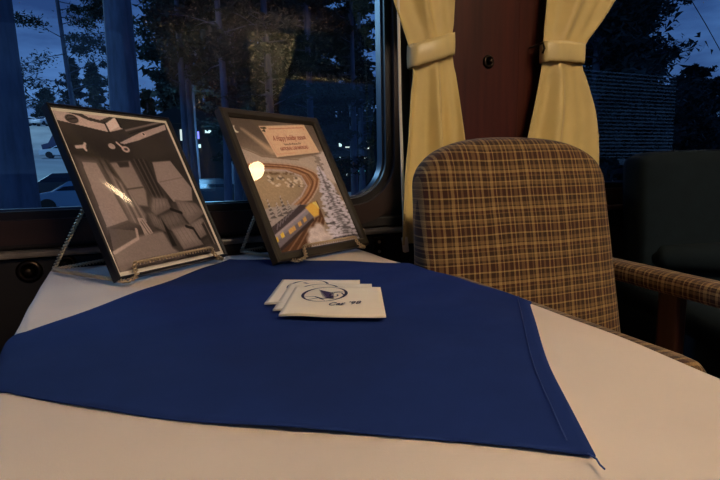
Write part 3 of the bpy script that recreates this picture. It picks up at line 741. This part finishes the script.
# ------------------------------------------------------------------ plaid armchair
def loft(rings, uvf=None, cap=True):
    """rings: lists of equal length, closed loops -> verts, faces"""
    v = [p for r in rings for p in r]; n = len(rings[0]); f = []
    for k in range(len(rings)-1):
        for i in range(n): f.append((k*n+i, k*n+(i+1) % n, (k+1)*n+(i+1) % n, (k+1)*n+i))
    if cap: f.append(tuple(range(n))[::-1]); f.append(tuple((len(rings)-1)*n+i for i in range(n)))
    return v, f
def back_outline(cx, zb, zs, ztop, hb, hs, n=44, ex=.62, ez=.72):
    P = []
    for k in range(9): q = k/9; P.append((cx+hb+(hs-hb)*q, zb+(zs-zb)*q))
    for k in range(n+1):
        a = PI*k/n; c, s = math.cos(a), math.sin(a)
        P.append((cx+hs*(1 if c >= 0 else -1)*abs(c)**ex, zs+(ztop-zs)*abs(s)**ez))
    for k in range(1, 10): q = 1-k/9; P.append((cx-hb-(hs-hb)*q, zb+(zs-zb)*q))
    return P
def pillow(P, cx, cz, layers, rec, ybase, zref):
    """layers: (scale, y). rec: recline slope, the y shift per metre of height"""
    out = []
    for s_, y in layers:
        out.append([(cx+(x-cx)*s_[0], ybase+y+rec*(zref_z-zref), zref_z) for x, zz in P for zref_z in [cz+(zz-cz)*s_[1]]])
    return out
CH = thing('plaid_armchair', 'brown and tan plaid upholstered armchair with rounded back, right of the table', 'armchair', (.577, .50, 0), math.radians(-3))
CHP = (.615, .50)
def chair_back():
    P = back_outline(.022, .40, .865, .960, .226, .205, ex=.74, ez=.82)
    P = [(x, z) for x, z in P]
    d = [(1.0, .10), (1.0, .10)]
    S_ = [((.80, .86), .085), ((.91, .94), .074), ((.97, .978), .055), ((.995, .995), .036), ((1, 1), .022), ((.993, .993), .010), ((.975, .98), .000), ((.94, .955), -.007), ((.85, .9), -.014), ((.7, .75), -.020), ((.45, .5), -.025), ((.2, .22), -.028), ((.03, .03), -.028)]
    R = pillow(P, .012, .68, S_, .15, .20, .70)
    v, f = loft(R); uv = [(p[0]*1.0+.5, p[2]) for p in v]
    o = raw('backrest', v, f, M['plaid'], CH, True, uv=uv); return o
chair_back()
def rbox_uv(name, x0, x1, y0, y1, z0, z1, r, m, parent, uvf, M_=None, seg=4):
    bm = nb(x0, x1, y0, y1, z0, z1, r=r, seg=seg, M=M_); me = bpy.data.meshes.new(name); bmesh.ops.recalc_face_normals(bm, faces=bm.faces); bm.to_mesh(me); bm.free()
    me.materials.append(m); me.polygons.foreach_set('use_smooth', [True]*len(me.polygons)); l = me.uv_layers.new(name='UVMap')
    for lp in me.loops: l.data[lp.index].uv = uvf(me.vertices[lp.vertex_index].co)
    return link(name, me, parent)
rbox_uv('seat', -.205, .225, -.30, .20, .36, .46, .035, M['plaid'], CH, lambda c: (c.x, c.y+c.z))
def arm(xc0, xc1, y0, y1, z0, z1, wd, ht, name='armrest'):
    # padded arm: back end (y1,z1) to front end (y0,z0), rounded front
    rings = []; n = 20
    K = [(0, .35), (.012, .75), (.03, .95), (.06, 1), (.3, 1), (.6, 1), (.9, .98), (1, .96)]
    uv = []
    for q, s_ in K:
        y = y0+(y1-y0)*q; z = z0+(z1-z0)*q; xc = xc0+(xc1-xc0)*q; ring_ = []
        for k in range(n):
            a = 2*PI*k/n; c, s = math.cos(a), math.sin(a)
            ring_.append((xc+wd/2*s_*(1 if c >= 0 else -1)*abs(c)**.6, y, z-ht/2+ht/2*s_*(1 if s >= 0 else -1)*abs(s)**.6)); uv.append((y*1.0, k/n*.22))
        rings.append(ring_)
    v, f = loft(rings); return raw(name, v, f, M['plaid'], CH, True, uv=uv)
arm(.318, .300, -.02, .30, .688, .702, .060, .042)
arm(-.137, -.150, -.24, .25, .716, .718, .056, .042)
for s_, x in ((1, .305), (-1, -.185)):
    bm = bmesh.new(); y_ = .13 if s_ > 0 else -.10
    box(bm, x-.014, x+.014, y_-.022, y_+.022, .0, .665, r=.006, M=Matrix.Rotation(0, 4, 'Y')); obj('arm_post', bm, M['wood'], CH)
    bm = bmesh.new(); box(bm, x-.014, x+.014, y_+.028, .27, .36, .41, r=.005); obj('side_rail', bm, M['wood'], CH)
    obj('leg', nb(x-.02, x+.02, .24, .28, 0, .40, r=.006), M['wood'], CH)

# ------------------------------------------------------------------ teal armchair farther along
TC = thing('teal_armchair', 'dark teal velour armchair with squared back, right of the plaid chair', 'armchair', (1.432, .785, 0), math.radians(-24))
def teal_back():
    P = back_outline(0, .42, .86, .945, .285, .285, ex=.25, ez=.3)
    S_ = [((.93, .95), .12), ((.985, .985), .115), ((1, 1), .09), ((1, 1), .03), ((.985, .985), .008), ((.95, .96), 0), ((.8, .85), -.006), ((.5, .5), -.010), ((.05, .05), -.010)]
    R = pillow(P, 0, .68, S_, .10, 0.0, .70); v, f = loft(R); raw('backrest', v, f, M['teal'], TC, True)
teal_back()
obj('seat', nb(-.24, .24, -.52, .02, .30, .47, r=.04, seg=4), M['teal'], TC, True)
obj('seat_base', nb(-.25, .25, -.50, .10, .10, .30, r=.015), M['teal'], TC, True)
bm = bmesh.new(); tube(bm, [(-.25, .0, .655), (-.24, -.015, .658), (-.1, -.025, .66), (.1, -.025, .66), (.24, -.015, .658), (.25, .0, .655)], [.015, .034, .040, .040, .034, .015], 16); obj('lumbar_roll', bm, M['teal'], TC, True)
for x in (-.295, .295):
    bm = bmesh.new(); tube(bm, [(x, -.50, .515), (x, -.47, .545), (x, -.40, .56), (x, 0, .57), (x, .06, .57)], [.028, .038, .042, .042, .042], 16); obj('armrest', bm, M['teal'], TC, True)
    obj('side_panel', nb(x-.03, x+.03, -.48, .08, .10, .54, r=.02, seg=3), M['teal'], TC, True)
obj('pedestal', lathe(bmesh.new(), [(.22, 0), (.22, .015), (.06, .03), (.05, .11)], 24), M['dkmetal'], TC, True)

# ------------------------------------------------------------------ ceiling lamps
def dome(x, y, label, r=.052, m='lamp'):
    t = thing('ceiling_lamp', label, 'lamp', (x, y, CEIL), group='round carriage ceiling lamps')
    obj('collar', lathe(bmesh.new(), [(r*1.35, 0), (r*1.35, -.012), (r*1.1, -.018), (r, -.012)], 24), M['lampring'], t, True)
    obj('globe', lathe(bmesh.new(), [(r, -.014)]+[(r*math.cos(a), -.014-.7*r*math.sin(a)) for a in (.3, .6, .9, 1.2, 1.45)], 24), M[m], t, True)
dome(1.785, .80, 'round warm lamp on the ceiling, mirrored as a bright disc in the poster glass', r=.068)
M['troffer'] = mat('lit diffuser', (1, .9, .75), .5, emit=(1, .77, .54), estr=56)
def troffer(x, y, lx, ly, label):
    t = thing('ceiling_panel_light', label, 'ceiling light', (x, y, CEIL), group='diffuser lights along the carriage ceiling')
    obj('tray', ring(bmesh.new(), [(-lx/2, -ly/2), (lx/2, -ly/2), (lx/2, ly/2), (-lx/2, ly/2)], [(-lx/2+.03, -ly/2+.03), (lx/2-.03, -ly/2+.03), (lx/2-.03, ly/2-.03), (-lx/2+.03, ly/2-.03)], -.03, 0), M['lampring'], t, rot=(-PI/2, 0, 0))
    obj('diffuser', nb(-lx/2+.03, lx/2-.03, -ly/2+.03, ly/2-.03, -.02, -.008), M['troffer'], t)
troffer(.85, -1.2, 1.1, .34, 'long warm diffuser on the ceiling above the table aisle')

# ------------------------------------------------------------------ opposite side of the carriage (seen mirrored in the panes)
def opp_curtain(xa, xb, straight, label):
    root = thing('window_curtain', label, 'curtain', ((xa+xb)/2, OY+.06, .8), group='curtains of the opposite windows')
    v = []; nz_, ns = 50, 48; ox = (xa+xb)/2
    for i in range(nz_+1):
        z = .8+1.25*i/nz_; k = interp([(.8, .75), (1.2, .5), (1.42, .38), (1.7, .75), (2.05, 1)], z)
        l, r = (xb-(xb-xa)*k, xb) if straight > 0 else (xa, xa+(xb-xa)*k)
        for j in range(ns+1):
            s = j/ns; v.append((l+(r-l)*s-ox, .022*math.cos(2*PI*5*s+.5)+.01*math.cos(2*PI*11*s), z-.8))
    W_ = ns+1; f = [(i*W_+j, i*W_+j+1, (i+1)*W_+j+1, (i+1)*W_+j) for i in range(nz_) for j in range(ns)]
    raw('drape', v, f, M['dimcurtain'], root, True)
    a, b = (xb-(xb-xa)*.39, xb) if straight > 0 else (xa, xa+(xb-xa)*.39)
    obj('tieback', nb(a-ox-.004, b-ox+.004, -.035, .042, .60, .65, r=.012), M['dimcurtain'], root, True)
opp_curtain(-.10, .32, 1, 'cream curtain on the opposite wall, reflected above the photo frame')
opp_curtain(.63, 1.03, -1, 'cream curtain on the opposite wall, reflected above the poster frame')
def opp_window(n, R):
    root = link('window_%d' % n, None); tag(root, kind='structure'); bm = bmesh.new()
    ring(bm, grow(R, .04), grow(R, -.01), OY-.02, OY+.015); obj('window_frame', bm, M['mahogany'], root)
    bm = bmesh.new(); bm.faces.new([bm.verts.new((x, OY-.05, z)) for x, z in grow(R, -.005)]); obj('pane', bm, M['glass'], root)
opp_window(4, OW0); opp_window(5, OW1); opp_window(6, OW2)
def blind(xa, xb, z0, z1, label, n):
    t = thing('venetian_blind', label, 'blind', ((xa+xb)/2, OY+.03, z0))
    bm = bmesh.new(); Lx = (xb-xa)/2
    for k in range(n):
        z = (z1-z0)*(k+.5)/n; box(bm, -Lx, Lx, -.012, .012, z-.0035, z+.0035, M=Matrix.Translation((0, 0, z)) @ Matrix.Rotation(.7, 4, 'X') @ Matrix.Translation((0, 0, -z)))
    obj('slats', bm, M['blind'], t)
    obj('bottom_rail', nb(-Lx, Lx, -.014, .014, -.02, 0, r=.003), M['blind'], t)
blind(3.95, 5.65, 1.05, 2.0, 'slatted blind on the opposite window, reflected right of the right curtain', 24)
t = thing('roller_shade', 'half drawn roller shade on the opposite window, reflected above the poster', 'shade', (1.66, OY+.03, 1.70))
obj('shade_fabric', nb(-.75, .75, -.002, .002, .03, .40), M['teal'], t); obj('bottom_rail', nb(-.75, .75, -.01, .01, 0, .03, r=.003), M['dimcurtain'], t)

# ------------------------------------------------------------------ outdoors
prof = [(-60, -1.6), (1.4, -1.5), (6, -1.15), (9.5, -.75), (12, -.85), (20, -.55), (25, -.42), (29, -.05), (60, 3.55), (76, 5.6), (90, 9.9), (104, 11.4), (140, 16), (220, 18)]
def gz(y): return interp(prof, y)
ysg = sorted(set([p[0] for p in prof]+list(range(2, 150, 4)))); xsg = list(range(-120, 241, 12))
v = [(x, y, gz(y)+(.12*math.sin(x*.7+y*.3) if y > 3 else 0)) for y in ysg for x in xsg]; n = len(xsg)
o = raw('ground', v, [(j*n+i, j*n+i+1, (j+1)*n+i+1, (j+1)*n+i) for j in range(len(ysg)-1) for i in range(n-1)], M['ground'], None, True); tag(o, kind='structure')

def tree(label, x, y, h, r, crown_from, seed, kind='pine', spread=2.0, n_br=34, leaves=40, lean=(0, 0), group=None, trunk_only_to=None, lsize=.16, name='pine_tree'):
    rnd = random.Random(seed); z0 = gz(y)-.1
    t = thing(name, label, 'tree', (x, y, z0), group=group)
    P = []; bend = rnd.uniform(-1, 1)
    for k in range(13):
        q = k/12; P.append(Vector((lean[0]*q+.10*bend*math.sin(q*5), lean[1]*q+.08*math.sin(q*4+bend), h*q)))
    rr = [r*(1.35 if k == 0 else 1)*(1-.72*(k/12)) for k in range(13)]
    def tp(q):
        i = min(11, int(q*12)); return P[i].lerp(P[i+1], q*12-i)
    v = []; f = []
    bm = bmesh.new(); tube(bm, P, rr, 12)
    for b in range(n_br):
        q = crown_from+(1-crown_from)*((b+rnd.random())/n_br)
        base = tp(min(q, .999)); a = rnd.uniform(0, 2*PI)
        if kind == 'pine': Lb = spread*(.35+.65*rnd.random())*(1.05-.75*((q-crown_from)/(1-crown_from))**1.3); dz = rnd.uniform(-.15, .35)
        else: Lb = spread*(.5+.5*rnd.random())*math.sin(PI*min(.98, .12+.86*(q-crown_from)/(1-crown_from))); dz = rnd.uniform(.1, .8)
        d = Vector((math.cos(a), math.sin(a), dz)).normalized(); e = base+d*Lb+Vector((0, 0, -.06*Lb))
        tube(bm, [base, base.lerp(e, .5)+Vector((0, 0, .05*Lb)), e], [max(.02, r*.16), r*.10, .012], 5, False)
        tips = [base.lerp(e, rnd.uniform(.35, .6))+Vector((rnd.uniform(-.3, .3), rnd.uniform(-.3, .3), rnd.uniform(-.1, .3)))*Lb*.5, base.lerp(e, .8)+Vector((rnd.uniform(-.3, .3), rnd.uniform(-.3, .3), .1))*Lb*.4, e]
        for l_ in range(leaves):
            u = .25+.8*rnd.random(); p = base.lerp(e, u)
            s_ = Lb*(.20 if kind == 'pine' else .30)
            if kind == 'pine': p = tips[l_ % 3]; s_ = min(.8, .19*Lb)
            p = p+Vector((rnd.gauss(0, s_*.55), rnd.gauss(0, s_*.55), rnd.gauss(0, s_*.28)))
            i = len(v); sz = lsize*(.6+.8*rnd.random())
            d1 = Vector((rnd.gauss(0, 1), rnd.gauss(0, 1), rnd.gauss(0, .6))).normalized()*sz; d2 = Vector((rnd.gauss(0, 1), rnd.gauss(0, 1), rnd.gauss(0, .6))).normalized()*sz*.5
            v += [p-d1*.5, p+d2, p+d1*.7]; f.append((i, i+1, i+2))
    obj('trunk', bm, M['bark'], t, True)
    raw('foliage', v, f, M['needle' if kind == 'pine' else 'leaf'], t)
    return t
# big near trunks
tree('massive straight trunk at the left edge of the left window', -2.33, 9, 15, .42, .78, 1, spread=2.6, lsize=.3)
tree('thick straight trunk outside, above the black and white photo', -.93, 12, 17, .37, .72, 2, spread=3.0, lsize=.3)
tree('crooked pine with ragged side branches left of the thick trunk', -3.02, 21.5, 13, .12, .33, 3, spread=3.0, n_br=30, leaves=330, lean=(-.8, 0), lsize=.14)
tree('slender pine between the crooked pine and the thick trunk', -1.9, 20.5, 13, .09, .45, 4, spread=1.9, n_br=20, leaves=240, lean=(.2, 0), lsize=.15)
# dark grove right of the thick trunk
R2 = random.Random(31)
grove = [(.55, 17.5), (.9, 20), (1.6, 15.5), (2.4, 19), (3.2, 16.5), (4.1, 20), (4.9, 17.5), (5.9, 20.5), (6.9, 18), (8.0, 21), (1.2, 24), (3.0, 25), (5.0, 25.5), (7.2, 26), (9.6, 24)]
for k, (x, y) in enumerate(grove):
    tree('dark tree in the dense grove seen through the left window above the frames', x, y, 12+3*R2.random(), .13+.06*R2.random(), .40 if x < 2 else (.16 if k % 3 else .3), 50+k, kind='leafy' if k % 2 else 'pine', spread=2.1, n_br=46, leaves=150, group='grove outside the left window', lsize=.22)
for k, (x, y) in enumerate([(2.2, 35), (5.0, 34), (7.8, 36), (10.6, 38), (13.6, 36), (1.0, 40), (6.3, 41), (12, 41)]):
    tree('tall dark tree at the back of the grove, filling the gaps between nearer trunks', x, y, 17+3*R2.random(), .25, .03, 90+k, kind='leafy', spread=3.0, n_br=60, leaves=120, group='back row of the grove outside the left window', lsize=.55)
# trees outside the right window
for lab, x, y, h, sp_, kd in (('broad ragged tree outside the right window, dark against the sky', 16.6, 14, 10.5, 2.9, 'leafy'), ('dark tree close behind the right curtain', 14.2, 13.0, 11, 2.5, 'leafy'), ('dark pine behind the right curtain, farther off', 22.5, 20, 12, 2.8, 'pine'),
                              ('dark leafy tree between the curtain and the open sky of the right window', 20.3, 16.6, 8.6, 2.5, 'leafy'), ('low round tree outside above the teal chair', 27.2, 18.5, 7.2, 2.6, 'leafy'), ('low bushy tree at the far right of the right window', 31.5, 20, 7.0, 2.8, 'leafy'), ('dark low tree behind the lit shed, right window', 30.5, 24, 7.5, 3.0, 'leafy')):
    tree(lab, x, y, h, .2, .12, int(x*7), kind=kd, spread=sp_, n_br=70, leaves=200, lsize=.26)
# far tree line over the parking lot
for k in range(17):
    x = -36+k*4.6; y = 112+5*math.sin(k*2.1)
    tree('distant dark tree in the row behind the parking lot', x, y, 10.5+3.0*math.sin(k*1.7)+1.2*math.cos(k*3.1), .3, .03, 200+k, kind='pine' if k % 2 else 'leafy', spread=2.6, n_br=40, leaves=60, group='tree row behind the parking lot', lsize=1.1, name='distant_tree')

# cars
def car(label, x, y, rz, paint, L=4.5, beacon=False, group=None, name='parked_car', z=None):
    t = thing(name, label, 'car', (x, y, gz(y)-.02 if z is None else z), rz, group)
    side = [(-2.2, .32), (-2.25, .62), (-2.1, .82), (-1.2, .98), (-.55, 1.40), (.75, 1.43), (1.55, 1.02), (2.15, .96), (2.25, .60), (2.2, .30)]
    k = L/4.5; bm = bmesh.new(); rings = []
    for yy, sc in ((-.86, .93), (-.80, 1.0), (.80, 1.0), (.86, .93)):
        rings.append([bm.verts.new((px*k, yy*(.80 if pz > 1.2 else 1), .30+(pz-.30)*(sc if pz > .4 else 1))) for px, pz in side])
    for A, B in zip(rings, rings[1:]):
        for i in range(len(side)): bm.faces.new((A[i], A[(i+1) % len(side)], B[(i+1) % len(side)], B[i]))
    bm.faces.new(rings[0]); bm.faces.new(rings[-1][::-1]); obj('body', bm, paint, t)
    for sgn in (-1, 1):
        bm = bmesh.new(); yy = sgn*.80
        for P in ([(-1.02, 1.0), (-.50, 1.33), (.10, 1.35), (.10, 1.0)], [(.17, 1.0), (.17, 1.35), (.70, 1.35), (1.30, 1.02)]):
            bm.faces.new([bm.verts.new((px*k, yy*(1.065 if pz < 1.2 else .83), pz)) for px, pz in P])
        obj('side_window', bm, M['carglass'], t)
        for wx_ in (-1.38, 1.36):
            bm = bmesh.new(); lathe(bm, [(.31, -.09), (.33, -.06), (.33, .06), (.31, .09)], 20, Matrix.Translation((wx_*k, sgn*.80, .33)) @ Matrix.Rotation(PI/2, 4, 'X')); obj('wheel', bm, M['tyre'], t, 'auto')
        obj('headlight', nb(-2.27*k, -2.05*k, sgn*.62-.16, sgn*.62+.16, .60, .76, r=.03), M['headlamp'], t)
    bm = bmesh.new(); bm.faces.new([bm.verts.new(p) for p in ((-1.17*k, -.70, 1.01), (-1.17*k, .70, 1.01), (-.60*k, .62, 1.37), (-.60*k, -.62, 1.37))]); obj('windscreen', bm, M['carglass'], t)
    if beacon:
        obj('light_bar', nb(-.25*k, .05*k, -.5, .5, 1.44, 1.60, r=.03), M['bluelight'], t)
    return t
car('steel blue car with pale headlight parked low behind the photo frame', -3.75, 25, math.radians(7), M['carblue'], 4.6)
car('dark car behind the steel blue car, left of the photo frame', -5.2, 29.5, math.radians(4), M['cardark'], 4.6)
car('white patrol car with blue beacon on the far side of the lot', -10.4, 60, math.radians(5), M['carwhite'], 4.8, beacon=True, name='patrol_car')
car('white car at the left of the upper parking row', -20.9, 92, math.radians(62), M['carwhite'])
car('white car second in the upper parking row', -18.4, 92, math.radians(62), M['carwhite'])
car('white car third in the upper parking row', -15.9, 92, math.radians(62), M['carwhite'])
car('dark car under the trees between the two frames', 1.3, 24, math.radians(8), M['cardark'])
t = thing('box_van', 'dark blue van parked behind the patrol car', 'van', (-11.2, 65.5, gz(65.5)), .05)
bm = bmesh.new(); P_ = [(-2.3, .4), (-2.4, 1.0), (-1.7, 1.2), (-1.2, 2.1), (2.4, 2.2), (2.4, .4)]
A = [bm.verts.new((a, -.95, b)) for a, b in P_]; B = [bm.verts.new((a, .95, b)) for a, b in P_]
for i in range(len(P_)): bm.faces.new((A[i], A[(i+1) % len(P_)], B[(i+1) % len(P_)], B[i]))
bm.faces.new(A); bm.faces.new(B[::-1]); obj('body', bm, mat('dark blue van paint', s8(20, 34, 90), .3), t)
for a in (-1.5, 1.5):
    for b in (-.9, .9): obj('wheel', lathe(bmesh.new(), [(.36, -.1), (.36, .1)], 18, Matrix.Translation((a, b, .36)) @ Matrix.Rotation(PI/2, 4, 'X')), M['tyre'], t)

# far lights: lit sheds and lamp posts
def shed(label, x, y, wd, h, lights, group=None):
    t = thing('lit_shed', label, 'building', (x, y, -.3+.08*(y-15)-.2), 0, group)
    bm = bmesh.new(); box(bm, -wd/2, wd/2, 0, 4, -2, h); obj('wall', bm, M['shed'], t)
    bm = bmesh.new(); Q = [(-wd/2-.3, h), (0, h+1.1), (wd/2+.3, h)]
    A = [bm.verts.new((a, -.3, b)) for a, b in Q]; B = [bm.verts.new((a, 4.3, b)) for a, b in Q]
    for i in range(3): bm.faces.new((A[i], A[(i+1) % 3], B[(i+1) % 3], B[i]))
    bm.faces.new(A); bm.faces.new(B[::-1]); obj('roof', bm, M['shed'], t)
    for (a, b, s_, st, m_) in lights: obj('lit_window', nb(a-s_/2, a+s_/2, -.06, .02, b-st/2, b+st/2), M[m_], t)
shed('dark shed with scattered lit windows, right of the poster', 10.9, 29.5, 5.4, 3.2, [(-1.75, 2.4, .35, .14, 'whitelight'), (-1.4, 2.25, .2, .2, 'whitelight'), (-.6, 2.35, .16, .32, 'whitelight'), (-.1, 2.15, .3, .07, 'warmlight'), (.75, 2.1, .22, .1, 'warmlight'), (1.15, 2.1, .5, .1, 'warmlight'), (.8, 2.5, .12, .05, 'whitelight'), (1.3, 2.5, .12, .05, 'whitelight'), (-1.7, 1.7, .45, .08, 'whitelight'), (-.6, 1.5, .1, .06, 'whitelight'), (1.2, 1.45, .4, .06, 'warmlight'), (.7, .6, .12, .07, 'teallight'), (1.0, .6, .2, .06, 'teallight'), (-.2, .4, .1, .1, 'whitelight')])
shed('dark kiosk with white, violet and pale lights between the frames', .95, 28.5, 4.2, 3.4, [(-.70, 2.75, .1, .3, 'whitelight'), (-.25, 2.8, .18, .6, 'warmlight'), (.55, 2.8, .22, .4, 'violetlight'), (.65, 2.2, .13, .18, 'whitelight'), (1.15, 3.0, .32, .14, 'whitelight')])
shed('dark shed with green light beside the right curtain', 27.6, 25.2, 6.5, 1.9, [(-1.0, 1.25, .16, .22, 'teallight'), (-.75, 1.3, .08, .1, 'whitelight'), (-1.4, 1.35, .1, .06, 'whitelight')])
shed('dark shed with a row of white lights above the teal chair', 33.5, 26.5, 6.5, 2.2, [(-1.7+.3*k, 1.55+.05*(k % 2), .12, .1, 'whitelight') for k in range(5)]+[(.6, 1.6, .14, .1, 'whitelight'), (1.5, 1.58, .1, .08, 'warmlight')])
# overhead wire
t = thing('utility_wire', 'thin black overhead wire crossing the sky in the right window', 'wire', (0, 0, 0))
bm = bmesh.new(); tube(bm, [(20.2, 14.6, 9.6), (21.4, 15, 8.41), (22.7, 15, 7.29), (24.2, 15, 5.89), (27, 15.5, 4.2)], .018, 6); obj('strand', bm, M['wire'], t, True)
# parking lot light, and unseen fills added to brighten cars, trunks and grove floor
for x, y, z, e, c_ in ((-14, 34, 16, 5200, (.42, .76, 1)), (-24, 80, 26, 9000, (.55, .8, 1)), (-9, 6, 8.5, 900, (.26, .55, 1)), (1.6, 22, 2.4, 330, (.26, .62, 1))):
    ld = bpy.data.lights.new('lot_and_fill_light', 'POINT'); ld.energy = e; ld.color = c_; ld.shadow_soft_size = .6
    lo_ = bpy.data.objects.new('lot_and_fill_light', ld); C.objects.link(lo_); lo_.location = (x, y, z)
